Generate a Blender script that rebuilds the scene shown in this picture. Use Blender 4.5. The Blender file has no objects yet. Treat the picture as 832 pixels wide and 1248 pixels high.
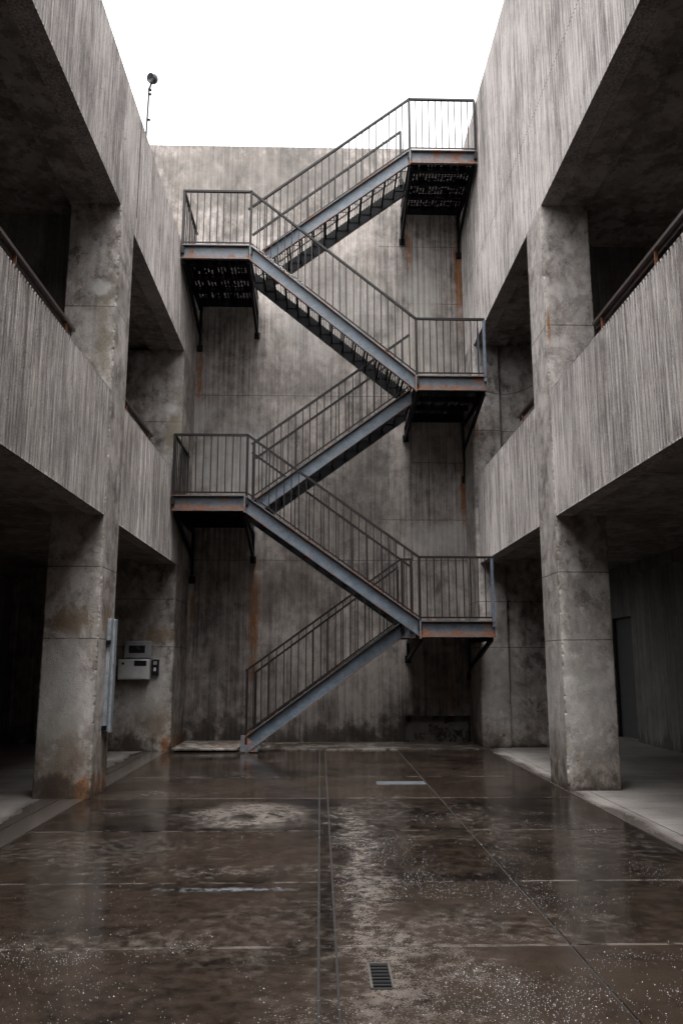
import bpy, bmesh, math, random
from mathutils import Vector, Matrix, noise as mn
random.seed(7)
R = math.radians
scene = bpy.context.scene
col = scene.collection

# ------------------------------------------------------------------ nodes
class S:
    """socket wrapper with arithmetic"""
    def __init__(s, t, k): s.t, s.k = t, k
    def _m(s, op, *o, clamp=False):
        n = s.t.nodes.new('ShaderNodeMath'); n.operation = op; n.use_clamp = clamp
        for i, a in enumerate((s,) + o):
            if isinstance(a, S): s.t.links.new(a.k, n.inputs[i])
            else: n.inputs[i].default_value = a
        return S(s.t, n.outputs[0])
    def __add__(s, o): return s._m('ADD', o)
    __radd__ = __add__
    def __mul__(s, o): return s._m('MULTIPLY', o)
    __rmul__ = __mul__
    def __sub__(s, o): return s._m('SUBTRACT', o)
    def __rsub__(s, o): return (s * -1.0) + o
    def abs(s): return s._m('ABSOLUTE')
    def max(s, o): return s._m('MAXIMUM', o)
    def min(s, o): return s._m('MINIMUM', o)
    def pow(s, o): return s._m('POWER', o)
    def clamp(s): return s._m('ADD', 0.0, clamp=True)

def ramp(v, a, b, smooth=True):
    n = v.t.nodes.new('ShaderNodeMapRange'); n.interpolation_type = 'SMOOTHSTEP' if smooth else 'LINEAR'
    v.t.links.new(v.k, n.inputs['Value'])
    n.inputs['From Min'].default_value = a; n.inputs['From Max'].default_value = b
    return S(v.t, n.outputs['Result'])

class Mat:
    def __init__(m, name):
        m.m = bpy.data.materials.new(name); m.m.use_nodes = True
        m.t = m.m.node_tree
        m.b = m.t.nodes['Principled BSDF']
        g = m.t.nodes.new('ShaderNodeNewGeometry'); m.pos = g.outputs['Position']
        sx = m.t.nodes.new('ShaderNodeSeparateXYZ'); m.t.links.new(m.pos, sx.inputs[0])
        m.x, m.y, m.z = (S(m.t, sx.outputs[i]) for i in range(3))
    def noise(m, sx, sy, sz, detail=4, rough=.55, off=0, dist=0):
        mp = m.t.nodes.new('ShaderNodeMapping'); m.t.links.new(m.pos, mp.inputs[0])
        mp.inputs['Scale'].default_value = (sx, sy, sz); mp.inputs['Location'].default_value = (off, off*.7, off*1.3)
        n = m.t.nodes.new('ShaderNodeTexNoise'); n.inputs['Scale'].default_value = 1
        n.inputs['Detail'].default_value = detail; n.inputs['Roughness'].default_value = rough
        n.inputs['Distortion'].default_value = dist
        m.t.links.new(mp.outputs[0], n.inputs['Vector'])
        return S(m.t, n.outputs['Fac'])
    def voro(m, sx, sy, sz):
        mp = m.t.nodes.new('ShaderNodeMapping'); m.t.links.new(m.pos, mp.inputs[0])
        mp.inputs['Scale'].default_value = (sx, sy, sz)
        n = m.t.nodes.new('ShaderNodeTexVoronoi'); n.inputs['Scale'].default_value = 1
        m.t.links.new(mp.outputs[0], n.inputs['Vector'])
        return S(m.t, n.outputs['Distance'])
    def mix(m, f, a, b):
        n = m.t.nodes.new('ShaderNodeMix'); n.data_type = 'RGBA'
        if isinstance(f, S): m.t.links.new(f.k, n.inputs['Factor'])
        else: n.inputs['Factor'].default_value = f
        for nm, v in ((6, a), (7, b)):
            if isinstance(v, tuple): n.inputs[nm].default_value = (*v, 1)
            else: m.t.links.new(v, n.inputs[nm])
        return n.outputs[2]
    def color(m, c):
        if isinstance(c, tuple): m.b.inputs['Base Color'].default_value = (*c, 1)
        else: m.t.links.new(c, m.b.inputs['Base Color'])
    def rough(m, r):
        if isinstance(r, S): m.t.links.new(r.k, m.b.inputs['Roughness'])
        else: m.b.inputs['Roughness'].default_value = r
    def bump(m, h, strength=1, dist=.01):
        n = m.t.nodes.new('ShaderNodeBump'); n.inputs['Strength'].default_value = strength
        n.inputs['Distance'].default_value = dist
        m.t.links.new(h.k, n.inputs['Height']); m.t.links.new(n.outputs[0], m.b.inputs['Normal'])
    def shared(m):
        if not hasattr(m, 'n1'):
            m.n1 = m.noise(2.4, 2.4, 2.4, 5, .66, off=101); m.n2 = m.noise(7.5, 7.5, 5, 4, .65, off=131)
        return m.n1, m.n2
    def line(m, axis, v, w=.007, lo=None, hi=None, other=None):
        """thin formwork joint"""
        a = getattr(m, axis)
        wob = (m.shared()[0] - .5) * .02
        f = 1 - ramp((a - v + wob).abs(), w*.4, w*1.3)
        if other: 
            o = getattr(m, other); f = f * ramp(o, lo-.01, lo+.01) * (1 - ramp(o, hi-.01, hi+.01))
        return f
    def patch(m, axes, c, r, warp=.25, wsc=2.2, soft=.25, off=0):
        """elliptical stain with ragged border"""
        a = getattr(m, axes[0]); b = getattr(m, axes[1])
        d = (((a - c[0]) * (1/r[0])).pow(2.0) + ((b - c[1]) * (1/r[1])).pow(2.0))._m('SQRT')
        n1, n2 = m.shared()
        d = d + (n1 - .5) * (warp * 8) + (n2 - .5) * (warp * 5)
        return 1 - ramp(d, 1 - soft, 1 + soft)

def concrete(name, lo=(.115, .104, .096), hi=(.40, .375, .35), ribs=0.0, plaster=False, streaks=1.0, stain=None, grime_shade=0, panels=False,
             lines=(), damp=.35, rust=(), dark=1.0):
    m = Mat(name)
    big = m.noise(.55, .55, .45, 3, .6, off=3)
    st = m.noise(7, 7, .28, 4, .62, off=1)
    st2 = m.noise(2.1, 2.1, .16, 4, .6, off=9)
    grain = m.noise(75, 75, 75, 3, .7)
    blot = m.noise(2.6, 2.6, 2.2, 5, .68, off=12, dist=.6)
    n1, n2 = m.shared()
    if plaster:
        v = (big - .5) * 1.3 + (st - .5) * .7 + (st2 - .5) * .8 + (blot - .5) * 2.6 + (n2 - .5) * 1.5 + (grain - .5) * 1.1 + .5
    else:
        rb = m.noise(34, 34, .8, 4, .68, off=90)
        v = (big - .5) * 1.5 + (st - .5) * (1.3 * streaks) + (st2 - .5) * (1.0 * streaks) + (rb - .5) * (1.9 * ribs) \
            + (grain - .5) * 1.2 + (blot - .5) * (1.9 if panels else 1.2) + (n2 - .5) * (1.1 if panels else .5) + .5
        if panels:   # each pour and each shuttering board took its own tone
            q = ((m.x * (1/.93) + 7.3)._m('FLOOR') * 12.9 + (m.z * (1/1.75) + .03)._m('FLOOR') * 78.2)._m('SINE') * 43.7
            v = v + (q._m('FRACT') - .5) * .30
            q = ((m.x * (1/.118))._m('FLOOR') * 3.77 + (m.z * (1/3.45))._m('FLOOR') * 5.1)._m('SINE') * 91.7
            v = v + (q._m('FRACT') - .5) * .20
    c = m.mix(ramp(v, -.05, 1.05, False), lo, hi)
    if plaster:   # skins of render, peeled with crisp borders
        sk = ramp(n1 * .7 + n2 * .3, .505, .525)
        c = m.mix(sk * .28, c, (.47, .45, .43))
        sk2 = ramp(m.noise(1.7, 1.7, 1.3, 8, .68, off=151, dist=.7), .55, .57)
        c = m.mix(sk2 * .38, c, (.14, .118, .098))
        pit2 = 1 - ramp(n2 * .5 + grain * .5, .36, .42)
        c = m.mix(pit2 * .5, c, (.07, .06, .05))
    # pale lime bloom and dark water runs
    bloom = ramp(m.noise(1.3, 1.3, 1.1, 5, .7, off=21, dist=.8), .56, .70) * ramp(grain + blot, .8, 1.2)
    c = m.mix(bloom * (.55 if plaster else .28), c, (.50, .485, .46))
    runs = ramp(m.noise(4.5, 4.5, .2, 4, .6, off=31), .54, .72) * ramp(m.noise(.8, .8, .5, 3, off=33), .42, .62)
    c = m.mix(runs * .5, c, tuple(x*.55 for x in lo))
    brown = ramp(m.noise(1.1, 1.1, .7, 5, .6, off=41), .56, .75)
    c = m.mix(brown * (.40 if plaster else .22), c, (.17, .125, .082))
    pits = ramp(m.voro(19, 19, 19), .10, .17)
    pitm = (1 - pits) * ramp(m.noise(5, 5, 5, 2, off=50), .48, .62)
    c = m.mix(pitm * .6, c, (.06, .055, .05))
    # hairline cracks
    cr = (m.noise(1.4, 1.4, .9, 6, .55, off=61, dist=.4) - .5).abs()
    crm = (1 - ramp(cr, .0008, .0032)) * ramp(m.noise(.5, .5, .5, 2, off=63), .52, .6)
    c = m.mix(crm * .55, c, (.045, .04, .036))
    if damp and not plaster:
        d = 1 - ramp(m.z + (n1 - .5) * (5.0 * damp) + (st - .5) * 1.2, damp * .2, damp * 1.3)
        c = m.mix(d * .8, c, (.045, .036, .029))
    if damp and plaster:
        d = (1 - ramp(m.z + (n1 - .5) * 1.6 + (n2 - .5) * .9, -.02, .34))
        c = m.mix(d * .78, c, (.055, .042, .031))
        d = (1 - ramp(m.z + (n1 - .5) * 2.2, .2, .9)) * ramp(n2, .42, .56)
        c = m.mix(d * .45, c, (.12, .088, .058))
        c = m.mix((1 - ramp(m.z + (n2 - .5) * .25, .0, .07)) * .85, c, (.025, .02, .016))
    if grime_shade:   # lower storey painted darker: grime plus the shade deep in the yard
        d = 1 - ramp(m.z + (n1 - .5) * 3 + (st - .5) * 4, -1.5, grime_shade)
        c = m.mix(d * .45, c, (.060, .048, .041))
    for L in lines:
        f = m.line(*L[0], **L[1]); c = m.mix(f * .85, c, (.035, .03, .027))
    for axes, ce, rr in rust:
        f = m.patch(axes, ce, rr, .22, 5, .6, off=ce[0])
        f = f * ramp(n2 * .6 + st * .4, .36, .50)
        c = m.mix(f * .92, c, m.mix(ramp(grain, .3, .7), (.12, .045, .016), (.30, .125, .038)))
    if stain:
        for axes, ce, rr, colr, amt in stain:
            c = m.mix(m.patch(axes, ce, rr, .34, 2.4, .5, off=ce[0] * 3 + ce[1]) * amt, c, colr)
    m.color(c)
    m.rough(.78 + (blot - .5) * .4)
    m.b.inputs['Specular IOR Level'].default_value = .3
    h = grain * .35 + n2 * .8 - pitm * .8
    if ribs: h = h + rb * (ribs * 1.6)
    m.bump(h, .9, .016)
    return m.m

def steel(name, spec=.5, base=(.17, .205, .25), base2=(.10, .12, .145), rust=.5, rough=.5, metal=0.0, rcol=(.17, .062, .022), sc=1.0, levels=()):
    m = Mat(name)
    a = m.noise(6*sc, 6*sc, 6*sc, 7, .7, off=2)
    b = m.noise(30*sc, 30*sc, 30*sc, 4, .7, off=4)
    d = m.noise(2.2*sc, 2.2*sc, 2.2*sc, 4, .6, off=8)
    c = m.mix(ramp(a * .6 + b * .4, .35, .65), base2, base)
    rm = ramp(a * .45 + b * .2 + d * .5, .80 - rust * .36, .90 - rust * .36)
    for L in levels:   # water sits on the lower flange and rusts the web from below
        rm = rm.max((1 - ramp((m.z - L).abs() + (a - .5) * .34, .02, .11)) * .9)
    rc = m.mix(ramp(b, .3, .7), tuple(x * .35 for x in rcol), rcol)
    c = m.mix(rm * .92, c, rc)
    m.color(c); m.rough(rm * .3 + (rough + (b - .5) * .3)); m.b.inputs['Metallic'].default_value = metal
    m.bump(b * .5 + rm * .8 + a * .3, .5, .003); m.b.inputs['Specular IOR Level'].default_value = spec
    return m.m

def plain(name, c, rough=.6, metal=0.0, var=.25):
    m = Mat(name)
    n = m.noise(9, 9, 9, 6, .65)
    m.color(m.mix(n, tuple(x * (1 - var*1.6) for x in c), tuple(min(1, x * (1 + var)) for x in c)))
    m.rough(rough + (n - .5) * .3); m.b.inputs['Metallic'].default_value = metal
    m.bump(n, .2, .003)
    return m.m

# ------------------------------------------------------------------ objects
def tag(o, label=None, cat=None, group=None, kind=None):
    if label: o['label'] = label
    if cat: o['category'] = cat
    if group: o['group'] = group
    if kind: o['kind'] = kind
    return o
def empty(name, loc=(0, 0, 0)):
    o = bpy.data.objects.new(name, None); col.objects.link(o); o.location = loc; return o

class MB:
    def __init__(s): s.v = []; s.f = []; s.mi = []
    def face(s, pts, mi=0):
        k = len(s.v); s.v += [tuple(p) for p in pts]; s.f.append(tuple(range(k, k + len(pts)))); s.mi.append(mi)
    def box(s, x0, x1, y0, y1, z0, z1, mi=0):
        k = len(s.v)
        s.v += [(x, y, z) for z in (z0, z1) for y in (y0, y1) for x in (x0, x1)]
        for q in ((0, 2, 3, 1), (4, 5, 7, 6), (0, 1, 5, 4), (2, 6, 7, 3), (0, 4, 6, 2), (1, 3, 7, 5)):
            s.f.append(tuple(k + i for i in q)); s.mi.append(mi)
    def slab(s, poly, y0, y1, mi=0):
        """polygon in XZ extruded in Y"""
        n = len(poly); k = len(s.v)
        s.v += [(x, y0, z) for x, z in poly] + [(x, y1, z) for x, z in poly]
        s.f.append(tuple(range(k, k + n))); s.mi.append(mi)
        s.f.append(tuple(range(k + 2*n - 1, k + n - 1, -1))); s.mi.append(mi)
        for i in range(n):
            j = (i + 1) % n; s.f.append((k + j, k + i, k + n + i, k + n + j)); s.mi.append(mi)
    def bar(s, a, b, w, h=None, up=(0, 0, 1), mi=0):
        """rectangular bar between two points"""
        h = h or w; a = Vector(a); b = Vector(b); d = (b - a).normalized(); up = Vector(up)
        if abs(d.dot(up)) > .98: up = Vector((0, 1, 0))
        r = d.cross(up).normalized() * w / 2; u = r.cross(d).normalized() * h / 2
        k = len(s.v)
        for p in (a, b): s.v += [tuple(p + r*i + u*j) for i, j in ((-1, -1), (1, -1), (1, 1), (-1, 1))]
        for q in ((3, 2, 1, 0), (4, 5, 6, 7), (0, 1, 5, 4), (1, 2, 6, 5), (2, 3, 7, 6), (3, 0, 4, 7)):
            s.f.append(tuple(k + i for i in q)); s.mi.append(mi)
    def tube(s, pts, rad, n=8, mi=0):
        pts = [Vector(p) for p in pts]; k = len(s.v)
        for i, p in enumerate(pts):
            d = (pts[min(i+1, len(pts)-1)] - pts[max(i-1, 0)]).normalized()
            up = Vector((0, 0, 1)) if abs(d.z) < .9 else Vector((1, 0, 0))
            r = d.cross(up).normalized(); u = r.cross(d)
            rr = rad[i] if isinstance(rad, (list, tuple)) else rad
            s.v += [tuple(p + (r * math.cos(t) + u * math.sin(t)) * rr) for t in [2*math.pi*j/n for j in range(n)]]
        for i in range(len(pts)-1):
            for j in range(n):
                s.f.append((k+i*n+j, k+i*n+(j+1) % n, k+(i+1)*n+(j+1) % n, k+(i+1)*n+j)); s.mi.append(mi)
        s.f.append(tuple(k+j for j in range(n-1, -1, -1))); s.mi.append(mi)
        m = k + (len(pts)-1)*n; s.f.append(tuple(m+j for j in range(n))); s.mi.append(mi)
    def build(s, name, mats, parent=None, origin=None, smooth=False, bevel=0):
        me = bpy.data.meshes.new(name)
        org = Vector(origin) if origin else (Vector(parent['_w']) if parent and '_w' in parent else Vector((0, 0, 0)))
        me.from_pydata([tuple(Vector(v) - org) for v in s.v], [], s.f)
        mats = mats if isinstance(mats, (list, tuple)) else [mats]
        for m in mats: me.materials.append(m)
        me.polygons.foreach_set('material_index', s.mi)
        bm = bmesh.new(); bm.from_mesh(me); bmesh.ops.recalc_face_normals(bm, faces=bm.faces)
        bm.to_mesh(me); bm.free()
        if smooth: me.polygons.foreach_set('use_smooth', [True]*len(me.polygons))
        o = bpy.data.objects.new(name, me); col.objects.link(o)
        if parent: o.parent = parent
        else: o.location = org
        if bevel:
            md = o.modifiers.new('bevel', 'BEVEL'); md.width = bevel; md.segments = 2; md.limit_method = 'ANGLE'; md.angle_limit = R(40)
        return o

# sub-parts share the parent's local frame
_ob = MB.build
def build(s, name, mats, parent=None, **k):
    if parent is not None and parent.type == 'MESH':
        root = parent
        while root.parent: root = root.parent
        k['origin'] = tuple(root['_w'])
    return _ob(s, name, mats, parent, **k)
MB.build = build

def rib(s, amp, per, seed=0):
    """irregular corduroy profile depth at coordinate s"""
    if amp == 0: return 0
    ph = s / per + .8 * mn.noise(Vector((s * 1.1, seed, 0)))
    w = .5 + .5 * math.cos(2 * math.pi * ph)
    k = .55 + .9 * (mn.noise(Vector((s * 2.7, seed + 5, 1))) + .5)
    return amp * (1 - w ** .7) * max(.1, k) + amp * .35 * mn.noise(Vector((s * 60, seed, 2)))

def ribwall(mb, axis, c, back, s0, s1, z0, z1, amp, per, step=.016, seed=0, mi=0, zs=None):
    """vertical ribbed panel; axis 'x': plane X=c running along Y; axis 'y': plane Y=c along X; back = coordinate of rear face"""
    n = max(2, int((s1 - s0) / step)); sg = 1 if back > c else -1
    zs = [z0, z0+.025, z1-.02, z1]; zf = [.0, 1, 1, .0]
    def P(s, d, z): return (d, s, z) if axis == 'x' else (s, d, z)
    k = len(mb.v); nz = len(zs)
    for i in range(n + 1):
        s = s0 + (s1 - s0) * i / n; rr = sg * rib(s, amp, per, seed)
        for z, q in zip(zs, zf): mb.v.append(P(s, c + rr * q + sg * .004 * (1 - q), z))
        mb.v.append(P(s, back, z0)); mb.v.append(P(s, back, z1))
    w = nz + 2
    for i in range(n):
        a = k + i*w; b = a + w
        for j in range(nz-1): mb.f.append((a+j, b+j, b+j+1, a+j+1)); mb.mi.append(mi)
        mb.f.append((a+nz, a+nz+1, b+nz+1, b+nz)); mb.mi.append(mi)
        mb.f.append((a+nz-1, b+nz-1, b+nz+1, a+nz+1)); mb.mi.append(mi)
        mb.f.append((b, a, a+nz, b+nz)); mb.mi.append(mi)
    for a in (k, k + n*w):
        mb.f.append(tuple([a+j for j in range(nz)] + [a+nz+1, a+nz])); mb.mi.append(mi)

def pillar(mb, x0, x1, y0, y1, z0, z1, chips, seed=0, mi=0, mchip=1):
    """rectangular pillar whose corners are worn by different amounts; chips = (x0y0,x1y0,x1y1,x0y1)"""
    n = int((z1 - z0) / .02); k = len(mb.v)
    C = [(x0, y0), (x1, y0), (x1, y1), (x0, y1)]
    def adj(i, ph):
        a = C[i]; p = C[(i-1) % 4]; q = C[(i+1) % 4]
        def mv(t, l):
            d = Vector((t[0]-a[0], t[1]-a[1])).normalized(); return (a[0]+d.x*l, a[1]+d.y*l)
        return a, lambda l: mv(p, l), lambda l: mv(q, l)
    for r in range(n + 1):
        z = z0 + (z1 - z0) * r / n
        for i in range(4):
            base = chips[i]
            e = mn.noise(Vector((z * 14, seed + i*3, 0))) + .9 * mn.noise(Vector((z * 37, seed + i, 4)))
            l = .010 + base * max(0, .22 + e * 1.1)
            big = mn.noise(Vector((z * 1.7, seed + i * 7, 9)))
            if big > .30: l += base * 1.6 * (big - .30)
            e2 = mn.noise(Vector((z * 26, seed + i, 14)))
            a, fp, fq = adj(i, 0)
            mb.v += [(*fp(l), z), (*fq(l * (1 + .5*e2)), z)]
    for r in range(n):
        for j in range(8):
            a = k + r*8 + j; b = k + r*8 + (j+1) % 8
            mb.f.append((a, b, b+8, a+8)); mb.mi.append(mchip if (j % 2 == 0 and chips[j//2] > .0125) else mi)
    mb.f.append(tuple(k+j for j in range(7, -1, -1))); mb.mi.append(mi)
    mb.f.append(tuple(k+n*8+j for j in range(8))); mb.mi.append(mi)

# ------------------------------------------------------------------ materials
XL, XR, YB = -2.58, 2.97, 16.0
M = {}
M['rib'] = concrete('ribbed concrete', lo=(.165, .146, .138), hi=(.54, .497, .477), ribs=1.7, damp=0, streaks=.6,
                    lines=[(('z', 9.12), dict(lo=2.9, hi=3.2, other='x')), (('y', 10.47), dict(w=.012, lo=7.6, hi=9.12, other='z'))])
M['back'] = concrete('board marked concrete', lo=(.085, .074, .068), hi=(.40, .357, .330), ribs=.85, damp=.32, streaks=.62, panels=True, grime_shade=3.2,
    lines=[(('z', 3.50), {}), (('z', 8.95), dict(lo=1.7, hi=2.95, other='x')), (('z', 10.25), dict(lo=1.2, hi=2.95, other='x')),
           (('x', 1.83), dict(lo=3.5, hi=10.8, other='z')), (('x', 2.18), dict(lo=4.3, hi=6.2, other='z')), (('z', 6.9), dict(lo=-2.6, hi=2, other='x')),
           (('x', -1.32), dict(lo=0, hi=3.5, other='z')), (('z', 4.32), dict(lo=1.2, hi=2.95, other='x')), (('z', 5.5), dict(lo=1.83, hi=2.95, other='x'))],
    rust=[('xz', (2.90, 9.65), (.085, 1.0)), ('xz', (-2.52, 7.35), (.07, .6)), ('xz', (2.88, 4.9), (.07, .6)), ('xz', (-1.30, 2.35), (.10, 1.0)),
          ('xz', (-2.50, 2.55), (.035, .35)), ('xz', (1.85, 10.2), (.05, .6)), ('xz', (2.55, .9), (.03, .5))],
    stain=[('xz', (-1.75, 5.5), (.75, .7), (.46, .45, .43), .55), ('xz', (-2.7, 6.4), (.5, .35), (.46, .44, .41), .5),
           ('xz', (2.1, 9.3), (.28, .9), (.50, .48, .45), .55), ('xz', (.3, 8.6), (1.2, .8), (.40, .385, .37), .35),
           ('xz', (2.0, 7.9), (.7, .7), (.46, .43, .38), .4),
           ('xz', (-1.7, .25), (.5, .35), (.035, .026, .02), .8), ('xz', (2.4, 3.9), (.6, .25), (.48, .46, .44), .45),
           ('xz', (-2.2, .2), (.4, .18), (.04, .03, .022), .7), ('xz', (.2, 9.6), (1.3, .28), (.12, .11, .10), .35),
           ('xz', (2.25, .2), (1.4, .35), (.03, .024, .02), .7), ('xz', (-1.6, 11.9), (3.0, .9), (.10, .09, .08), .55), ('xz', (.6, 11.9), (1.0, .6), (.13, .12, .11), .45),
           ('xz', (-.4, 7.1), (.9, .35), (.12, .11, .10), .4), ('xz', (.9, 5.3), (.5, .9), (.11, .10, .09), .4), ('xz', (-.6, 3.0), (.7, .6), (.13, .10, .085), .45)])
M['pillar'] = concrete('weathered plaster concrete', lo=(.085, .073, .066), hi=(.47, .425, .400), plaster=True, streaks=.55, damp=.25,
    lines=[(('z', 2.62), {}), (('z', 1.78), {}), (('z', 5.9), {})],
    rust=[('xz', (-2.66, .12), (.09, .13)), ('xz', (3.0, 5.9), (.02, .2))],
    stain=[('xz', (-2.85, 2.0), (.3, .16), (.17, .115, .065), .75), ('xz', (-2.9, .5), (.3, .35), (.12, .088, .058), .7),
           ('xz', (-2.95, 1.45), (.2, .3), (.42, .41, .39), .55), ('xz', (-2.72, 5.6), (.13, .55), (.19, .165, .12), .7),
           ('xz', (-2.8, 6.15), (.12, .09), (.5, .49, .47), .8), ('xz', (3.2, 1.1), (.3, .55), (.40, .385, .36), .45),
           ('xz', (-3.05, 1.0), (.35, .35), (.44, .43, .40), .5), ('xz', (-3.2, .12), (.45, .12), (.045, .03, .022), .85)])
M['chip'] = concrete('chipped concrete edge', lo=(.10, .085, .072), hi=(.36, .33, .29), plaster=True, damp=.2)
M['soffit'] = concrete('soffit concrete', lo=(.10, .086, .078), hi=(.27, .24, .22), plaster=True, streaks=.3, damp=0)
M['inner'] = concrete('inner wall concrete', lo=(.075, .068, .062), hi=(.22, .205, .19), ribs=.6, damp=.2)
M['dark'] = plain('dark door', (.02, .019, .018), .6)
M['web'] = steel('blue grey steel', base=(.105, .132, .165), base2=(.05, .062, .078), rust=.34)
M['webr'] = steel('rusting blue grey steel', base=(.10, .12, .145), base2=(.048, .058, .07), rust=.60, rcol=(.24, .088, .034), levels=(1.95, 4.09, 6.29, 8.76, 10.92))
M['flange'] = steel('rusty flange', base=(.10, .10, .105), base2=(.055, .055, .06), rust=.7, rcol=(.20, .075, .028))
M['black'] = steel('blackened steel', spec=.1, base=(.008, .0085, .0105), base2=(.004, .0045, .006), rust=.16, rcol=(.09, .035, .016))
M['rail'] = steel('brown railing steel', spec=.2, base=(.020, .016, .0155), base2=(.009, .0075, .0075), rust=.34, rough=.42, rcol=(.07, .033, .02))
M['post'] = steel('blue post steel', base=(.12, .145, .19), base2=(.05, .06, .08), rust=.3, rough=.45)
M['hrail'] = steel('rusted handrail', base=(.055, .035, .03), base2=(.022, .016, .015), rust=.45, rcol=(.12, .045, .025))
M['rustb'] = steel('orange rust', base=(.22, .085, .04), base2=(.12, .05, .03), rust=.6)

def floor_mat():
    m = Mat('wet courtyard concrete')
    big = m.noise(.45, .45, 1, 4, .62, off=4, dist=.5)
    med = m.noise(1.9, 1.9, 1, 6, .7, off=7, dist=.7)
    fin = m.noise(14, 14, 1, 5, .7, off=9)
    grain = m.noise(110, 110, 110, 2, .6)
    v = big * .35 + med * .45 + fin * .3
    sl = None     # every slab cured to its own tone
    for ax, js, w_ in (('y', (3.3, 4.72, 6.03, 7.8, 9.6, 11.35, 13.1), 5.3), ('x', (0.0, .092, 1.36), 17.9)):
        for q_ in js:
            g_ = getattr(m, ax)._m('GREATER_THAN', q_) * w_
            sl = g_ if sl is None else sl + g_
    tone = (sl._m('SINE') * 43.7)._m('FRACT')
    v = v + (tone - .5) * .13
    c = m.mix(ramp(v, .39, .67), (.0022, .0016, .0013), (.026, .0186, .0142))
    c = m.mix(ramp(fin * .6 + grain * .4, .45, .65) * .2, c, (.040, .031, .025))
    ring = m.patch('xy', (-.72, 8.55), (.55, .62), .16, 2.5, .45, 3) 
    pale = ring * ramp(fin * .5 + med * .5, .36, .56) * .85
    hole = m.patch('xy', (-.72, 8.5), (.12, .2), .2, 4, .6, 5)
    pale = pale * (1 - hole * .8)
    band = (1 - ramp((m.x - .30 + (med - .5) * 1.2).abs(), .02, .26)) * ramp(m.y, 3.2, 4.4) * (1 - ramp(m.y, 8.6, 9.6))
    pale = pale.max(band * ramp(fin * .5 + grain * .5, .44, .58) * .9)
    for i, (cx, cy, rx, ry, a) in enumerate([(-2.0, 7.0, 1.0, .5, .4), (-.5, 6.35, 1.1, .16, .45), (.75, 5.0, .9, .30, .5), (.45, 4.45, .5, .3, .55),
            (1.55, 8.3, .30, .7, .4), (1.0, 7.5, .8, .12, .4), (-.2, 5.0, .5, .6, .25), (.35, 3.7, .4, .5, .5), (-1.6, 11.5, .8, .4, .35), (-.9, 13.2, .7, .25, .3),
            (-1.0, 4.8, .6, .18, .4), (-1.9, 9.9, .45, .25, .5), (2.55, 7.3, .35, .8, .35), (.9, 12.6, .9, .25, .2), (-2.1, 8.8, .5, .25, .3), (.62, 8.9, .3, .8, .45)]):
        f = m.patch('xy', (cx, cy), (rx, ry), .42, 2.6, .5, 11 + i*3)
        pale = pale.max(f * a * ramp(fin * .55 + grain * .45, .46, .62))
    c = m.mix(pale.clamp() * .9, c, (.135, .117, .105))
    streak = m.patch('xy', (-.56, 5.86), (.38, .04), .45, 7, .7, 44) * ramp(fin, .42, .6)
    c = m.mix(streak * .4, c, (.20, .235, .27))
    jl = m.line('y', 6.03, .016) * .6
    for y in (4.72, 9.6, 7.8, 11.35): jl = jl.max(m.line('y', y, .016) * .6)
    jl = jl.max(m.line('x', 1.36, .009) * .25)
    c = m.mix(jl * ramp(med, .42, .58), c, (.19, .17, .155))
    m.color(c)
    wet = ramp(m.noise(.62, .62, 1, 5, .6, off=17, dist=.4) + (fin - .5) * .15, .34, .56)
    r = (1 - wet) * .17 + .045 + pale * .35 + (fin - .5) * .20 + (tone - .5) * .05
    m.rough(r._m('MAXIMUM', .035))
    m.b.inputs['IOR'].default_value = 1.33; m.b.inputs['Specular IOR Level'].default_value = .32
    m.bump(fin * .4 + grain * .25, .22, .006)
    return m.m
M['floor'] = floor_mat()
def dry_mat():
    m = Mat('dry arcade concrete')
    a = m.noise(1.2, 1.2, 1, 7, .65, off=3); f = m.noise(20, 20, 1, 5, .7); s = m.noise(.5, 5, 1, 5, .6, off=8)
    c = m.mix(ramp(a*.5 + f*.2 + s*.3, .3, .7), (.10, .09, .083), (.27, .248, .230))
    # rain blown in along the edge of the yard
    e = (m.x + .02).abs() + (m.noise(1.3, .9, 1, 6, .6, off=30) - .5) * .55
    wet = 1 - ramp(e, 3.0, 3.2)
    c = m.mix(wet * .9, c, (.050, .041, .035))
    m.color(c); m.rough(.75 - wet * .58)
    m.bump(a * .5 + f * .4, .3, .006)
    return m.m
M['dry'] = dry_mat()
M['edge'] = concrete('edge strip concrete', lo=(.022, .016, .012), hi=(.11, .085, .068), plaster=True, damp=0)
M['gap'] = plain('joint dirt', (.008, .0065, .0055), .9)

# ------------------------------------------------------------------ ground
g = MB(); g.box(-60, 60, -40, 80, -.30, -.008)
tag(g.build('ground', M['gap']), kind='structure')
xs = [-2.62, 0.0, .092, 1.36, 2.93]; ys = [-8, -3.2, -.6, 1.8, 3.3, 4.72, 6.03, 7.8, 9.6, 11.35, 13.1, 14.72]
f = MB()
for i in range(len(xs)-1):
    for j in range(len(ys)-1):
        gp = .0065 if xs[i] != 0 else .005; b = .002
        if i == 1 and j % 2: pass
        x0, x1, y0, y1 = xs[i]+gp, xs[i+1]-gp, ys[j]+gp, ys[j+1]-gp
        t = (random.random()-.5) * .001
        k = len(f.v)
        f.v += [(x0, y0, -.0079), (x1, y0, -.0079), (x1, y1, -.0079), (x0, y1, -.0079), (x0+b, y0+b, t), (x1-b, y0+b, t), (x1-b, y1-b, t), (x0+b, y1-b, t)]
        for q in ((4, 5, 6, 7), (0, 1, 5, 4), (1, 2, 6, 5), (2, 3, 7, 6), (3, 0, 4, 7)):
            f.f.append(tuple(k+i_ for i_ in q)); f.mi.append(0)
tag(f.build('courtyard_floor', M['floor']), kind='structure')
f = MB()
f.box(-6.2, -2.905, -8, 20, -.15, .002); f.box(-2.895, -2.63, -8, 14.7, -.15, .001)
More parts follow.
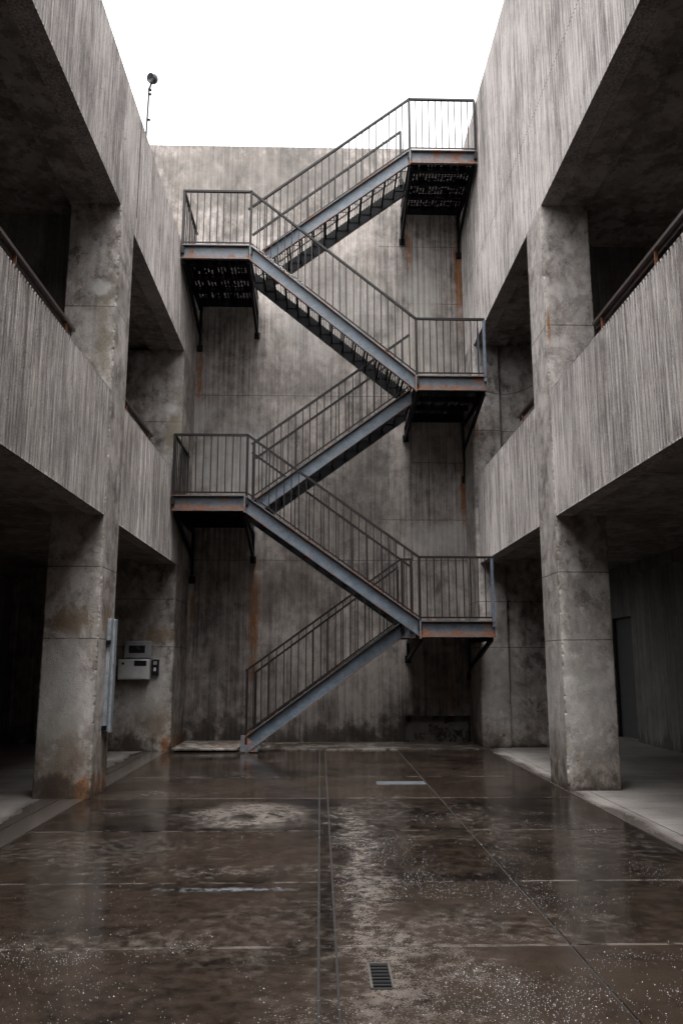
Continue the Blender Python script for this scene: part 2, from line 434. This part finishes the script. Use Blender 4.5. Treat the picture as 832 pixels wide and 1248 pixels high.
f.box(3.205, 6.2, -8, 20, -.15, .002); f.box(2.94, 3.195, -8, 14.95, -.15, .001)
tag(f.build('arcade_floor', M['dry']), kind='structure')
f = MB(); f.box(-2.61, 2.93, 14.74, 15.99, -.1, .022)
tag(f.build('gutter_ledge', M['edge'], bevel=.008), kind='structure')

# ------------------------------------------------------------------ back wall
w = tag(empty('concrete_wall', (0, 16, 0)), 'tall board marked concrete end wall with rust streaks behind the zigzag stairs', 'wall')
w['_w'] = (0, 16, 0)
b = MB()
zc = [0, 3.5, 12.57]
ribwall(b, 'y', YB, 16.5, -6.6, 1.63, 0, 12.57, .010, .118, .02, 3)
ribwall(b, 'y', YB, 16.5, 1.63, 2.89, .50, 12.57, .010, .118, .02, 3)
ribwall(b, 'y', YB, 16.5, 2.89, 3.3, 0, 12.57, .010, .118, .02, 3)
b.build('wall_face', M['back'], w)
b = MB(); b.box(1.60, 2.92, 16.22, 16.45, 0, .55); b.build('niche', M['edge'], w)

# ------------------------------------------------------------------ wings
HL, HR = 9.12, 12.25
def wing(side):
    L = side < 0
    X = XL if L else XR; s = side
    t = tag(empty('concrete_building', (s*4.5, 6, 0)),
            'lower concrete wing on the left with ribbed balcony and open arcade beneath' if L else
            'taller concrete wing on the right with high blank ribbed fascia and open arcade',
            'building')
    t['_w'] = (s*4.5, 6, 0)
    def bx(mb, a, c, *r, mi=0):
        a, c = X + s*a, X + s*c; mb.box(min(a, c), max(a, c), *r, mi=mi)
    lowb, par = (3.24, 4.80) if L else (3.33, 5.00)
    upb, top = (7.30, HL) if L else (7.63, HR)
    yend = 15.99
    # ribbed balcony parapet
    b = MB(); ribwall(b, 'x', X, X+s*.2, -8, yend, lowb, par, .020, .066, .011, 11 + s); b.build('balcony_parapet', M['rib'], t)
    b = MB(); ribwall(b, 'x', X, X+s*.25, -8, yend, upb, top, .017, .066, .012, 31 + s); b.build('roof_fascia', M['rib'], t)
    # beams behind the facings, slabs
    b = MB(); bx(b, .203, .62, -8, yend, lowb+.004, lowb+.6); b.build('edge_beam', M['soffit'], t, bevel=.01)
    b = MB(); bx(b, .253, .66, -8, yend, upb+.004, upb+.7); b.build('edge_beam', M['soffit'], t, bevel=.01)
    b = MB(); bx(b, .623, 3.9, -8, 20, lowb+.09, lowb+.45); b.build('ceiling_slab', M['soffit'], t)
    b = MB(); bx(b, .663, 3.9, -8, 20, upb+.09, upb+.5); b.build('ceiling_slab', M['soffit'], t)
    b = MB(); bx(b, .255, 4.0, -8, 20, top-.35, top-.12); b.build('roof', M['soffit'], t)
    # inner walls with door opening
    dY = (17.1, 18.2) if L else (16.0, 17.35); dz = 2.42
    b = MB()
    xi = 3.4 if L else 3.15
    bx(b, xi, xi+.3, -8, dY[0], 0, lowb+.09); bx(b, xi, xi+.3, dY[1], 20, 0, lowb+.09); bx(b, xi, xi+.3, dY[0], dY[1], dz, lowb+.09)
    bx(b, xi, xi+.3, -8, 20, lowb+.45, top-.35)
    bx(b, xi-.10, xi-.003, -8, 20, lowb-.12, lowb+.088)
    b.build('inner_wall', M['inner'], t)
    b = MB(); bx(b, .3, 3.9, 20, 20.3, 0, top-.4); b.build('end_wall', M['inner'], t)
    b = MB(); bx(b, .3, 3.9, -8.3, -8.003, 0, top-.4); b.build('end_wall', M['inner'], t)
    b = MB(); bx(b, xi+.16, xi+.2, dY[0]+.003, dY[1]-.003, .004, dz-.003); b.build('door', M['dark'], t)
    # cross walls behind pillars on the balcony level
    cy = 10.02 if L else 11.3
    b = MB(); bx(b, .45, xi-.01, cy, cy+.2, lowb+.452, upb+.088); b.build('cross_wall', M['inner'], t)
    # pillars
    for i, y0 in enumerate(([-1.0, 4.3, 9.62] if L else [-.6, 4.6, 10.05])):
        y1 = y0 + (.70 if L else .76)
        b = MB()
        a, c = X - s*.005, X + s*.64
        if L: pillar(b, c, a, y0, y1, 0, upb+.004, (.010, .016, .012, .01), seed=3+i)
        else: pillar(b, a, c, y0, y1, 0, upb+.004, (.017, .011, .01, .011), seed=23+i)
        b.build('pillar', [M['pillar'], M['chip']], t)
    # corner block by the end wall
    b = MB()
    if L:
        pillar(b, -3.9, XL-.004, 14.6, 15.98, 0, upb+.004, (.0, .02, .0, .0), seed=61)
        b.build('corner_pier', [M['pillar'], M['chip']], t)
    else:
        pillar(b, XR-.06, 3.45, 15.0, 15.985, 0, upb+.004, (.02, .012, .0, .0), seed=71)
        b.build('corner_pier', [M['pillar'], M['chip']], t)
        b = MB(); b.box(3.455, 4.3, 15.08, 15.4, 0, upb+.08); b.build('cross_wall', M['pillar'], t)
    # balcony handrails
    for (ya, yb) in ([(-6, 8.34), (10.45, 12.5)] if L else [(-6, 8.55), (10.9, 12.1)]):
        zz = 5.03 if L else 5.26
        b = MB(); xx = X + s*.10
        b.bar((xx, ya, zz), (xx, yb, zz), .05, .035); b.bar((xx + s*.02, ya, zz-.035), (xx + s*.02, yb, zz-.035), .012, .06)
        h = b.build('balcony_handrail', M['hrail'], t)
        yy = yb - .25
        while yy > ya:
            b = MB(); b.bar((xx, yy, par-.05), (xx, yy, zz-.02), .03, .012); b.box(xx-.03, xx+.03, yy-.03, yy+.03, par-.002, par+.008)
            b.build('bracket', M['rustb'], h)
            yy -= 1.45
    return t
WL = wing(-1); WR = wing(1)

# unseen rear wall, added and sized to cut skylight low in the yard
t = tag(empty('concrete_wall', (0, -5.3, 0)), 'unseen concrete wall added behind the viewer to darken the lower yard', 'wall'); t['_w'] = (0, -5.3, 0)
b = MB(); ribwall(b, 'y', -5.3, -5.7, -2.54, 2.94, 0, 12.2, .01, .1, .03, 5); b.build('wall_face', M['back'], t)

# ------------------------------------------------------------------ staircase
st = tag(empty('steel_staircase', (0, 15, 0)), 'blue grey zigzag steel fire stairs with landings climbing the end wall', 'staircase'); st['_w'] = (0, 15, 0)
Y0 = 13.8
HC = .27                       # channel height
def channel_h(mb, x0, x1, y, ztop, out=-1, h=HC, fl=.06):
    """horizontal channel running in X; flanges outward"""
    ya, yb = sorted((y, y - out*.010))
    mb.box(x0, x1, ya, yb, ztop-h, ztop, 0)
    yo = y + out*fl; a, c = sorted((yo, y - .001*out))
    mb.box(x0, x1, a, c, ztop-.014, ztop+.002, 1); mb.box(x0, x1, a, c, ztop-h-.002, ztop-h+.014, 1)
def channel_s(mb, p0, p1, y, out=-1, h=.29, fl=.06):
    (xa, za), (xb, zb) = p0, p1
    ya, yb = sorted((y, y - out*.010))
    mb.slab([(xa, za-h), (xb, zb-h), (xb, zb), (xa, za)], ya, yb, 0)
    a, c = sorted((y + out*fl, y - .001*out))
    mb.slab([(xa, za-.014), (xb, zb-.014), (xb, zb+.004), (xa, za+.004)], a, c, 1)
    mb.slab([(xa, za-h-.004), (xb, zb-h-.004), (xb, zb-h+.014), (xa, za-h+.014)], a, c, 1)

def landing(x0, x1, y0, z, inner, wallz_in, wallz_out, mat_front, ext=None):
    """deck with perforated plate; inner=+1 if the stairs side is at x1"""
    y1 = 15.99
    # perforated plate
    d = MB(); cx, cy = .062, .055; k = 0
    nx = int((x1-x0-.04)/cx); ny = int((y1-y0-.04)/cy); cx = (x1-x0-.02)/nx; cy = (y1-y0-.03)/ny
    rnd = random.Random(int(z*100))
    zt, zb = z - .004, z - .010
    for i in range(nx):
        for j in range(ny):
            a, b_ = x0+.01+i*cx, y0+.015+j*cy
            if rnd.random() < .40 and (j % 13) not in (0, 12):
                d.face([(a, b_, zb), (a+cx, b_, zb), (a+cx, b_+cy, zb), (a, b_+cy, zb)]); continue
            hx, hy = (.006, .013) if (i+j) % 2 else (.012, .006)
            hx *= rnd.uniform(.7, 1.15); hy *= rnd.uniform(.7, 1.15)
            mx, my = a+cx/2, b_+cy/2
            O = [(a, b_), (a+cx, b_), (a+cx, b_+cy), (a, b_+cy)]; I = [(mx, my-hy), (mx+hx, my), (mx, my+hy), (mx-hx, my)]
            for q in range(4):
                r_ = (q+1) % 4
                d.face([(*O[q], zb), (*O[r_], zb), (*I[r_], zb), (*I[q], zb)])
    dk = d.build('landing_deck', M['black'], st)
    # frame
    fr = MB(); channel_h(fr, x0, x1, y0, z, -1)
    fr.build('front_channel', [mat_front, M['flange']], st)
    fb = MB()
    for xx, o in ((x0+.03, 1), (x1-.03, -1)):
        fb.box(xx-.004, xx+.004, y0+.012, y1, z-HC, z-.012); fb.box(min(xx, xx+o*.06), max(xx, xx+o*.06), y0+.012, y1, z-HC-.002, z-HC+.010)
    for q in range(1, 4):
        yy = y0 + (y1-y0)*q/4 if q < 4 else y1-.05
        fb.box(x0+.035, x1-.035, yy-.03, yy+.03, z-.11, z-.012)
    fb.box(x0+.035, x1-.035, y1-.05, y1-.03, z-.2, z-.012)
    for q in range(1, 5):
        xx = x0 + (x1-x0)*q/5; fb.box(xx-.01, xx+.01, y0+.012, y1-.05, z-.05, z-.012)
    fb.build('deck_frame', M['black'], st)
    # brackets
    xin, xout = (x1-.03, x0+.05) if inner > 0 else (x0+.03, x1-.05)
    for xx, wz in ((xin, wallz_in), (xout, wallz_out)):
        b = MB(); zu = z - HC - .003; zj = max(wz+.05, zu-.52)
        b.box(xx-.026, xx+.026, 15.945, 15.985, wz, zu)
        b.bar((xx, y0+.06, zu-.03), (xx, 15.95, zj), .05, .075)
        b.bar((xx, y0+.03, zu-.03), (xx, 15.95, zu-.03), .045, .05)
        b.box(xx-.06, xx+.06, 15.97, 15.993, wz-.02, wz+.12)
        b.build('bracket', [M['black']], st)

def railing(pts, posts, spacing=.128, h=1.08, name='railing', postmat=None, low=.055, free=0):
    """pts: polyline of base points (on top of the stringer); balusters vertical"""
    b = MB(); 
    for a, c in zip(pts[:-1], pts[1:]):
        a = Vector(a); c = Vector(c); L = Vector((c.x-a.x, c.y-a.y)).length; n = max(1, round(L/spacing))
        for i in range(1, n):
            p = a.lerp(c, i/n)
            jx = random.gauss(0, .0025)
            b.bar((p.x+jx, p.y, p.z+low-.01), (p.x + random.gauss(0, .0035), p.y, p.z+h), .017, .017)
        b.bar((a.x, a.y, a.z+low), (c.x, c.y, c.z+low), .014, .026)
    o = b.build(name, M['rail'], st)
    b = MB()
    P = [Vector(p) + Vector((0, 0, h)) for p in pts]
    for a, c in zip(P[:-1], P[1:]): 
        e = (c-a).normalized()*.012
        b.bar(a-e, c+e, .05, .036)
    b.build('handrail', M['rail'], o)
    for p in posts:
        q = MB(); q.box(p[0]-.022, p[0]+.022, p[1]-.022, p[1]+.022, p[2]-.16, p[2]+h-.012); q.box(p[0]-.035, p[0]+.035, p[1]-.008, p[1]+.016, p[2]-.16, p[2]-.03)
        q.build('post', postmat or M['rail'], o)
    return o

def flight(p0, p1, ya, yb, rails=(1, 1), end_ext=None):
    """p0 low, p1 high (x,z) of the stringer top edge"""
    m1 = MB(); channel_s(m1, p0, p1, ya, -1)
    if end_ext:
        channel_h(m1, *sorted((p1[0], end_ext)), ya, p1[1], -1)
    m1.build('stringer', [M['web'], M['flange']], st)
    m2 = MB(); channel_s(m2, p0, p1, yb, 1)
    if end_ext: channel_h(m2, *sorted((p1[0], end_ext)), yb, p1[1], 1); m2.box(min(p1[0], end_ext), max(p1[0], end_ext), ya+.012, yb-.012, p1[1]-.02, p1[1]-.012)
    m2.build('stringer', [M['black'], M['flange']], st)
    n = round((p1[1]-p0[1])/.178); dx = (p1[0]-p0[0])/n; dz = (p1[1]-p0[1])/n; sg = 1 if dx > 0 else -1
    for i in range(n):
        xa = p0[0] + dx*i + dx*.06; xb = p0[0] + dx*(i+1) + dx*.06; z = p0[1] + dz*(i+.5) - .07
        a, c = min(xa, xb), max(xa, xb)
        t = MB(); y0_, y1_ = ya+.012, yb-.012
        t.box(a, a+.030, y0_, y1_, z-.045, z); t.box(c-.030, c, y0_, y1_, z-.045, z)
        k = a+.030
        while k < c-.035:
            k += .044
            t.box(k-.004, k+.004, y0_, y1_, z-.026, z-.002)
        for q in range(1, 3):
            yy = y0_ + (y1_-y0_)*q/5; t.box(a+.03, c-.03, yy-.005, yy+.005, z-.012, z-.003)
        t.box(a, c, y0_, y0_+.008, z-.06, z); t.box(a, c, y1_-.008, y1_, z-.06, z)
        t.build('tread', M['black'], st)

A, B_, C_, D_, E_ = 2.20, 4.34, 6.54, 9.01, 11.17
XA = (1.67, 2.93); XB = (-2.53, -1.30)
landing(1.67, 2.955, Y0, A, -1, 1.52, 1.2, M['webr'])
landing(-2.565, -1.30, Y0, B_, 1, 3.45, 3.05, M['webr'])
landing(1.69, 2.955, Y0, C_, -1, 5.95, 5.10, M['webr'])
landing(-2.565, -1.31, Y0, D_, 1, 8.14, 7.85, M['webr'])
landing(1.67, 2.96, 14.05, E_, -1, 10.30, 10.0, M['webr'])
F = [((-1.27, .27), (1.40, A), 14.35, 15.3), ((1.67, A+.03), (-1.30, B_), Y0, 14.8), ((-1.22, B_+.02), (1.66, C_-.05), 14.35, 15.3),
     ((1.69, C_), (-1.31, D_), Y0, 14.8), ((-1.12, D_+.02), (1.67, E_), 14.05, 15.05)]
flight(*F[0], end_ext=1.665); flight(*F[1]); flight(*F[2]); flight(*F[3]); flight(*F[4])
# gussets where stringers meet landings
for x, z, y in ((1.68, A, Y0), (-1.31, B_, Y0), (1.68, C_, Y0), (-1.31, D_, Y0), (1.67, E_, 14.05)):
    gb = MB(); gb.box(x-.012, x+.012, y-.066, y-.004, z-.30, z-.004); gb.build('stiffener', M['webr'], st)
yr = Y0 - .03
# landing + flight railings, outer face (one welded run per pair)
def P3(x, y, z): return (x, y, z)
# B end return, B front, flight 2, A front
railing([(-2.545, 15.3, B_), (-2.545, yr, B_)], [], name='end_railing', postmat=M['post'], spacing=.16)
railing([(-2.545, yr, B_), (-1.28, yr, B_), (1.68, yr, A), (2.93, yr, A)], [(-2.545, yr, B_), (-1.28, yr, B_), (1.68, yr, A)], h=1.08)
railing([(-2.545, 15.3, D_), (-2.545, yr, D_)], [], name='end_railing', spacing=.16)
railing([(-2.545, yr, D_), (-1.31, yr, D_), (1.70, yr, C_), (2.93, yr, C_)], [(-2.545, yr, D_), (-1.31, yr, D_), (1.70, yr, C_)], h=1.08)
for z in (A, C_):
    q = MB(); q.box(2.90, 2.945, yr-.02, yr+.02, z-.1, z+1.07); o = q.build('end_post', M['post'], st)
q = MB(); q.box(2.86, 2.89, yr+.3, yr+.33, C_-.1, C_+1.05); q.build('end_post', M['post'], st)
# odd flights, near side
y5 = 14.05 - .03
railing([(-1.30, y5, D_-.16), (1.67, y5, E_), (2.93, y5, E_)], [(1.67, y5, E_), (2.935, y5, E_)], h=1.10)
y3 = 14.35 - .03
railing([(-1.25, y3, B_+.02), (1.62, y3, C_-.06)], [(-1.22, y3, B_+.04)], h=1.05)
railing([(-1.27, y3, .27), (1.42, y3, A+.01), (1.62, y3, A+.01)], [(-1.25, y3, .30), (1.44, y3, A), (1.60, y3, A)], h=1.10)
# far-side rails
railing([(-1.38, 15.02, D_-.13), (1.60, 15.02, E_+.06)], [(1.60, 15.02, E_+.06)], h=1.05, spacing=.26)
railing([(-1.25, 15.27, B_-.0), (1.3, 15.27, C_-.30)], [], h=1.05, spacing=.26)
railing([(-1.20, 15.27, .27), (1.45, 15.27, A+.02)], [(-1.18, 15.27, .3), (1.45, 15.27, A)], h=1.05, spacing=.26)
railing([(-1.28, 14.77, B_), (1.66, 14.77, A+.0)], [(1.66, 14.77, A)], h=1.02, spacing=.26)
b = MB(); b.tube([(-1.36, y5, D_+.87), (-1.36, y5-.001, D_+.90)], .03, 8); b.build('rail_end', M['rail'], st)
b = MB(); b.slab([(-1.34, .022), (-1.05, .022), (-1.05, .10), (-1.27, .29), (-1.34, .29)], 14.30, 14.34); b.slab([(-1.34, .022), (-1.05, .022), (-1.05, .10), (-1.27, .29), (-1.34, .29)], 15.31, 15.35)
b.build('foot_plate', M['webr'], st)

# ------------------------------------------------------------------ smaller things
b = MB(); b.box(-2.53, -1.40, 14.45, 15.9, .023, .065)
tag(b.build('plinth', M['edge'], bevel=.01), 'low brown slab on the ground at the foot of the stairs', 'slab')

# electrical boxes
grey = plain('meter box enamel', (.55, .55, .55), .45, var=.2); dk = plain('dark glass', (.02, .02, .024), .25)
def meter(name, x0, x1, z0, z1, yf, depth, label, win, cat, matb):
    o = empty(name, ((x0+x1)/2, yf, z0)); o['_w'] = tuple(o.location); tag(o, label, cat)
    m = MB(); m.box(x0, x1, yf-depth, yf, z0, z1); m.build('case', matb, o, bevel=.012)
    m = MB(); m.box(x0+.018, x1-.018, yf-depth-.010, yf-depth-.002, z0+.018, z1-.018); m.build('cover', matb, o, bevel=.006)
    for (a, c, d, e) in win:
        m = MB(); m.box(a, c, yf-depth-.016, yf-depth-.011, d, e); m.build('window', dk, o, bevel=.003)
    return o
yf = 14.597
meter('meter_box', -3.42, -2.955, 1.575, 1.88, yf, .13, 'grey meter box with dark window, upper of two on the left corner pier', [(-3.33, -3.05, 1.67, 1.80)], 'electrical box', plain('grey enamel', (.30, .30, .31), .5))
meter('meter_box', -3.50, -2.96, 1.215, 1.565, yf, .17, 'pale meter box below the other, small dark slot and round lock', [(-3.22, -3.01, 1.45, 1.54), (-3.43, -3.39, 1.47, 1.51)], 'electrical box', grey)
o = empty('switch_box', (-2.89, yf, 1.3)); o['_w'] = tuple(o.location); tag(o, 'small black switch box beside the meter boxes on the corner pier', 'switch')
m = MB(); m.box(-2.945, -2.815, yf-.07, yf, 1.29, 1.56); m.build('case', dk, o, bevel=.008)
m = MB(); m.box(-2.90, -2.86, yf-.085, yf-.071, 1.36, 1.42); m.build('lever', grey, o); m = MB(); m.box(-2.91, -2.85, yf-.075, yf-.0705, 1.47, 1.53); m.build('label_plate', plain('plate', (.25, .25, .24)), o)

# steel channel on left pillar
o = empty('conduit_cover', (-2.5, 10.12, .68)); o['_w'] = tuple(o.location); tag(o, 'tall pale blue metal conduit cover clamped to the left pillar', 'conduit')
galv = steel('galvanised blue steel', base=(.36, .385, .41), base2=(.17, .195, .22), rust=.1, rough=.4, metal=.3)
m = MB(); m.box(-2.576, -2.53, 10.00, 10.10, .70, 2.03); m.box(-2.576, -2.505, 10.105, 10.22, .68, 2.03); m.build('cover', galv, o, bevel=.006)
for z in (.72, 1.72):
    m = MB(); m.box(-2.576, -2.52, 9.965, 9.998, z, z+.05); m.build('clamp', M['black'], o)

# floodlight on roof
lx, ly = -2.86, 12.0
o = empty('roof_lamp', (lx, ly, 9.0)); o['_w'] = tuple(o.location); tag(o, 'dark round floodlight on a thin pole above the left roof edge', 'lamp')
m = MB(); m.tube([(lx-.03, ly, 9.0), (lx-.02, ly, 9.9), (lx-.005, ly, 10.85)], .014, 10); pl = m.build('pole', M['rail'], o, smooth=False)
for z in (9.65, 10.25, 10.72, 10.80):
    m = MB(); m.box(lx-.022, lx+.036, ly-.02, ly+.02, z, z+.018); m.build('clamp', M['black'], pl)
m = MB(); m.tube([(lx, ly, 10.83), (lx+.03, ly, 10.95)], .016, 8); m.build('neck', M['black'], o)
# bowl: revolved about a tilted axis
m = MB(); ax = Vector((-.45, -.75, -.30)).normalized(); cpt = Vector((lx+.045, ly, 11.02))
prof = [(-.088, .01), (-.082, .035), (-.062, .062), (-.03, .082), (.005, .088), (.035, .084), (.058, .078), (.062, .070), (.045, .060), (.03, .03), (.025, .004)]
pts = [cpt - ax*(-d) for d, r_ in prof]; rr = [r_ for d, r_ in prof]
q1 = ax.orthogonal().normalized(); q2 = ax.cross(q1); n = 24; k = len(m.v)
for p, r_ in zip(pts, rr): m.v += [tuple(p + (q1*math.cos(2*math.pi*j/n) + q2*math.sin(2*math.pi*j/n))*r_) for j in range(n)]
for i in range(len(pts)-1):
    for j in range(n): m.f.append((k+i*n+j, k+i*n+(j+1) % n, k+(i+1)*n+(j+1) % n, k+(i+1)*n+j)); m.mi.append(0)
m.f.append(tuple(k+j for j in range(n))); m.mi.append(0); m.f.append(tuple(k+(len(pts)-1)*n+j for j in range(n))); m.mi.append(0)
m.build('lamp_head', plain('lamp shell', (.045, .05, .06), .35, .3), o, smooth=True)

# cables
def catenary(a, b, sag, n=20):
    a, b = Vector(a), Vector(b); return [a.lerp(b, i/n) - Vector((0, 0, sag*4*(i/n)*(1-i/n))) for i in range(n+1)]
m = MB(); m.tube(catenary((2.93, 13.78, 6.28), (2.965, 10.86, 5.35), .10), .007, 6)
tag(m.build('cable', M['rail']), 'thin dark cable sagging from the middle right landing to the right pillar', 'cable')
m = MB()
pp = []
for i in range(60):
    t_ = i/59; x = -1.25 + .95*t_; pp.append((x, 13.76 + .012*math.sin(i*1.1), D_ - (x+1.31)*.823 + .035 + .022*math.sin(i*.9 + math.sin(i*.37)*2)))
m.tube(pp, .009, 6)
tag(m.build('cable', plain('pale cord', (.32, .31, .30), .6)), 'pale twisted cord tied along the upper flight just below the top left landing', 'cable')

# drain and covers in the yard floor
o = empty('floor_drain', (.30, 4.28, 0)); o['_w'] = tuple(o.location); tag(o, 'small rectangular drain grate with pale rim in the wet floor near the front', 'drain')
rim = plain('drain rim', (.065, .058, .052), .5, var=.5); 
m = MB(); m.box(.243, .255, 4.13, 4.46, .0015, .009); m.box(.345, .357, 4.13, 4.46, .0015, .009); m.box(.256, .344, 4.445, 4.46, .0015, .009); m.build('rim', rim, o)
m = MB(); m.box(.256, .344, 4.13, 4.444, .0015, .003); m.build('sump', M['gap'], o)
m = MB()
for i in range(7): y = 4.15 + i*.043; m.box(.2565, .3435, y, y+.016, .0035, .008)
m.build('grate', M['black'], o)
m = MB(); m.box(.72, 1.34, 10.62, 10.88, .0015, .0045)
tag(m.build('access_cover', steel('worn galvanised plate', base=(.11, .125, .14), base2=(.05, .058, .066), rust=.35, rough=.4, metal=.2), bevel=.003), 'bare metal access cover set flush in the floor below the stairs', 'metal plate')

# splashes and beads of rain standing on the concrete
m = MB(); rnd = random.Random(5)
def bead(x, y, r):
    k = len(m.v); n = 6; z = .0015
    for (h, q) in ((0, 1), (.45, .86), (.8, .5)):
        for j in range(n): t = 2*math.pi*j/n; m.v.append((x + r*q*math.cos(t), y + r*q*math.sin(t), z + h*r))
    m.v.append((x, y, z + r*.95))
    for i in range(2):
        for j in range(n): m.f.append((k+i*n+j, k+i*n+(j+1) % n, k+(i+1)*n+(j+1) % n, k+(i+1)*n+j)); m.mi.append(0)
    for j in range(n): m.f.append((k+2*n+j, k+2*n+(j+1) % n, k+3*n)); m.mi.append(0)
cnt = 0
while cnt < 9000:
    y = 3.3 + 5.6 * rnd.random()**1.9; x = rnd.uniform(-2.0, 2.6)
    d = mn.noise(Vector((x*1.1, y*1.1, 3))) + .5*mn.noise(Vector((x*3.2, y*3.2, 7)))
    base = .02 + (.40 if x > .1 else .07)
    if y < 4.6: base += .2
    # arcs where water has spread
    arc = abs(y - (5.0 + .45*math.sin(x*1.6 + .4)))
    if arc < .22: base += .5 * (1 - arc/.22)
    if rnd.random() < base * max(0, .3 + d*2.4):
        bead(x, y, rnd.uniform(.0008, .0021) * (1.0 if rnd.random() < .95 else 1.8)); cnt += 1
wm = Mat('rain beads'); wm.color((.50, .52, .54)); wm.rough(.08); wm.b.inputs['Transmission Weight'].default_value = .35; wm.b.inputs['IOR'].default_value = 1.33
tag(m.build('rain_beads', wm.m, smooth=True), kind='stuff', label='white beads and splashes of rain scattered over the wet floor', cat='rain drops')

# ------------------------------------------------------------------ camera, light
cam = bpy.data.cameras.new('camera'); co = bpy.data.objects.new('camera', cam); col.objects.link(co); scene.camera = co
cam.sensor_fit = 'VERTICAL'; cam.sensor_height = 36; cam.lens = 36*990/1248; cam.clip_end = 500; cam.clip_start = .05
TH = math.atan(184/990); YA = math.atan(26*math.cos(TH)/990)
co.location = (0, 0, 1.5); co.rotation_euler = (math.pi/2 + TH, 0, -YA)

SUN_EL, SUN_AZ = R(72), R(181)     # high, behind the camera
wd = bpy.data.worlds.new('World'); scene.world = wd; wd.use_nodes = True
nt = wd.node_tree; bg = nt.nodes['Background']
sky = nt.nodes.new('ShaderNodeTexSky'); sky.sky_type = 'NISHITA'; sky.sun_disc = False
sky.sun_elevation = SUN_EL; sky.sun_rotation = SUN_AZ; sky.air_density = 1.5; sky.dust_density = 6; sky.ozone_density = 1
hs = nt.nodes.new('ShaderNodeHueSaturation'); hs.inputs['Saturation'].default_value = .07; hs.inputs['Value'].default_value = 1.0
nt.links.new(sky.outputs[0], hs.inputs['Color']); nt.links.new(hs.outputs[0], bg.inputs['Color'])
bg.inputs['Strength'].default_value = .15
sun = bpy.data.lights.new('sun', 'SUN'); so = bpy.data.objects.new('sun', sun); col.objects.link(so)
sun.energy = .7; sun.angle = R(20); sun.color = (1, .98, .95)
d = Vector((math.sin(SUN_AZ)*math.cos(SUN_EL), math.cos(SUN_AZ)*math.cos(SUN_EL), math.sin(SUN_EL)))
so.rotation_euler = d.to_track_quat('Z', 'Y').to_euler(); so.location = (0, -5, 30)
scene.render.engine = 'CYCLES'
vs = scene.view_settings; vs.view_transform = 'Standard'; vs.look = 'None'; vs.gamma = 1; vs.use_curve_mapping = False
vs.exposure = 1.98
scene.cycles.max_bounces = 5; scene.cycles.diffuse_bounces = 4; scene.cycles.caustics_reflective = False; scene.cycles.caustics_refractive = False
for o in bpy.data.objects:
    if '_w' in o: del o['_w']
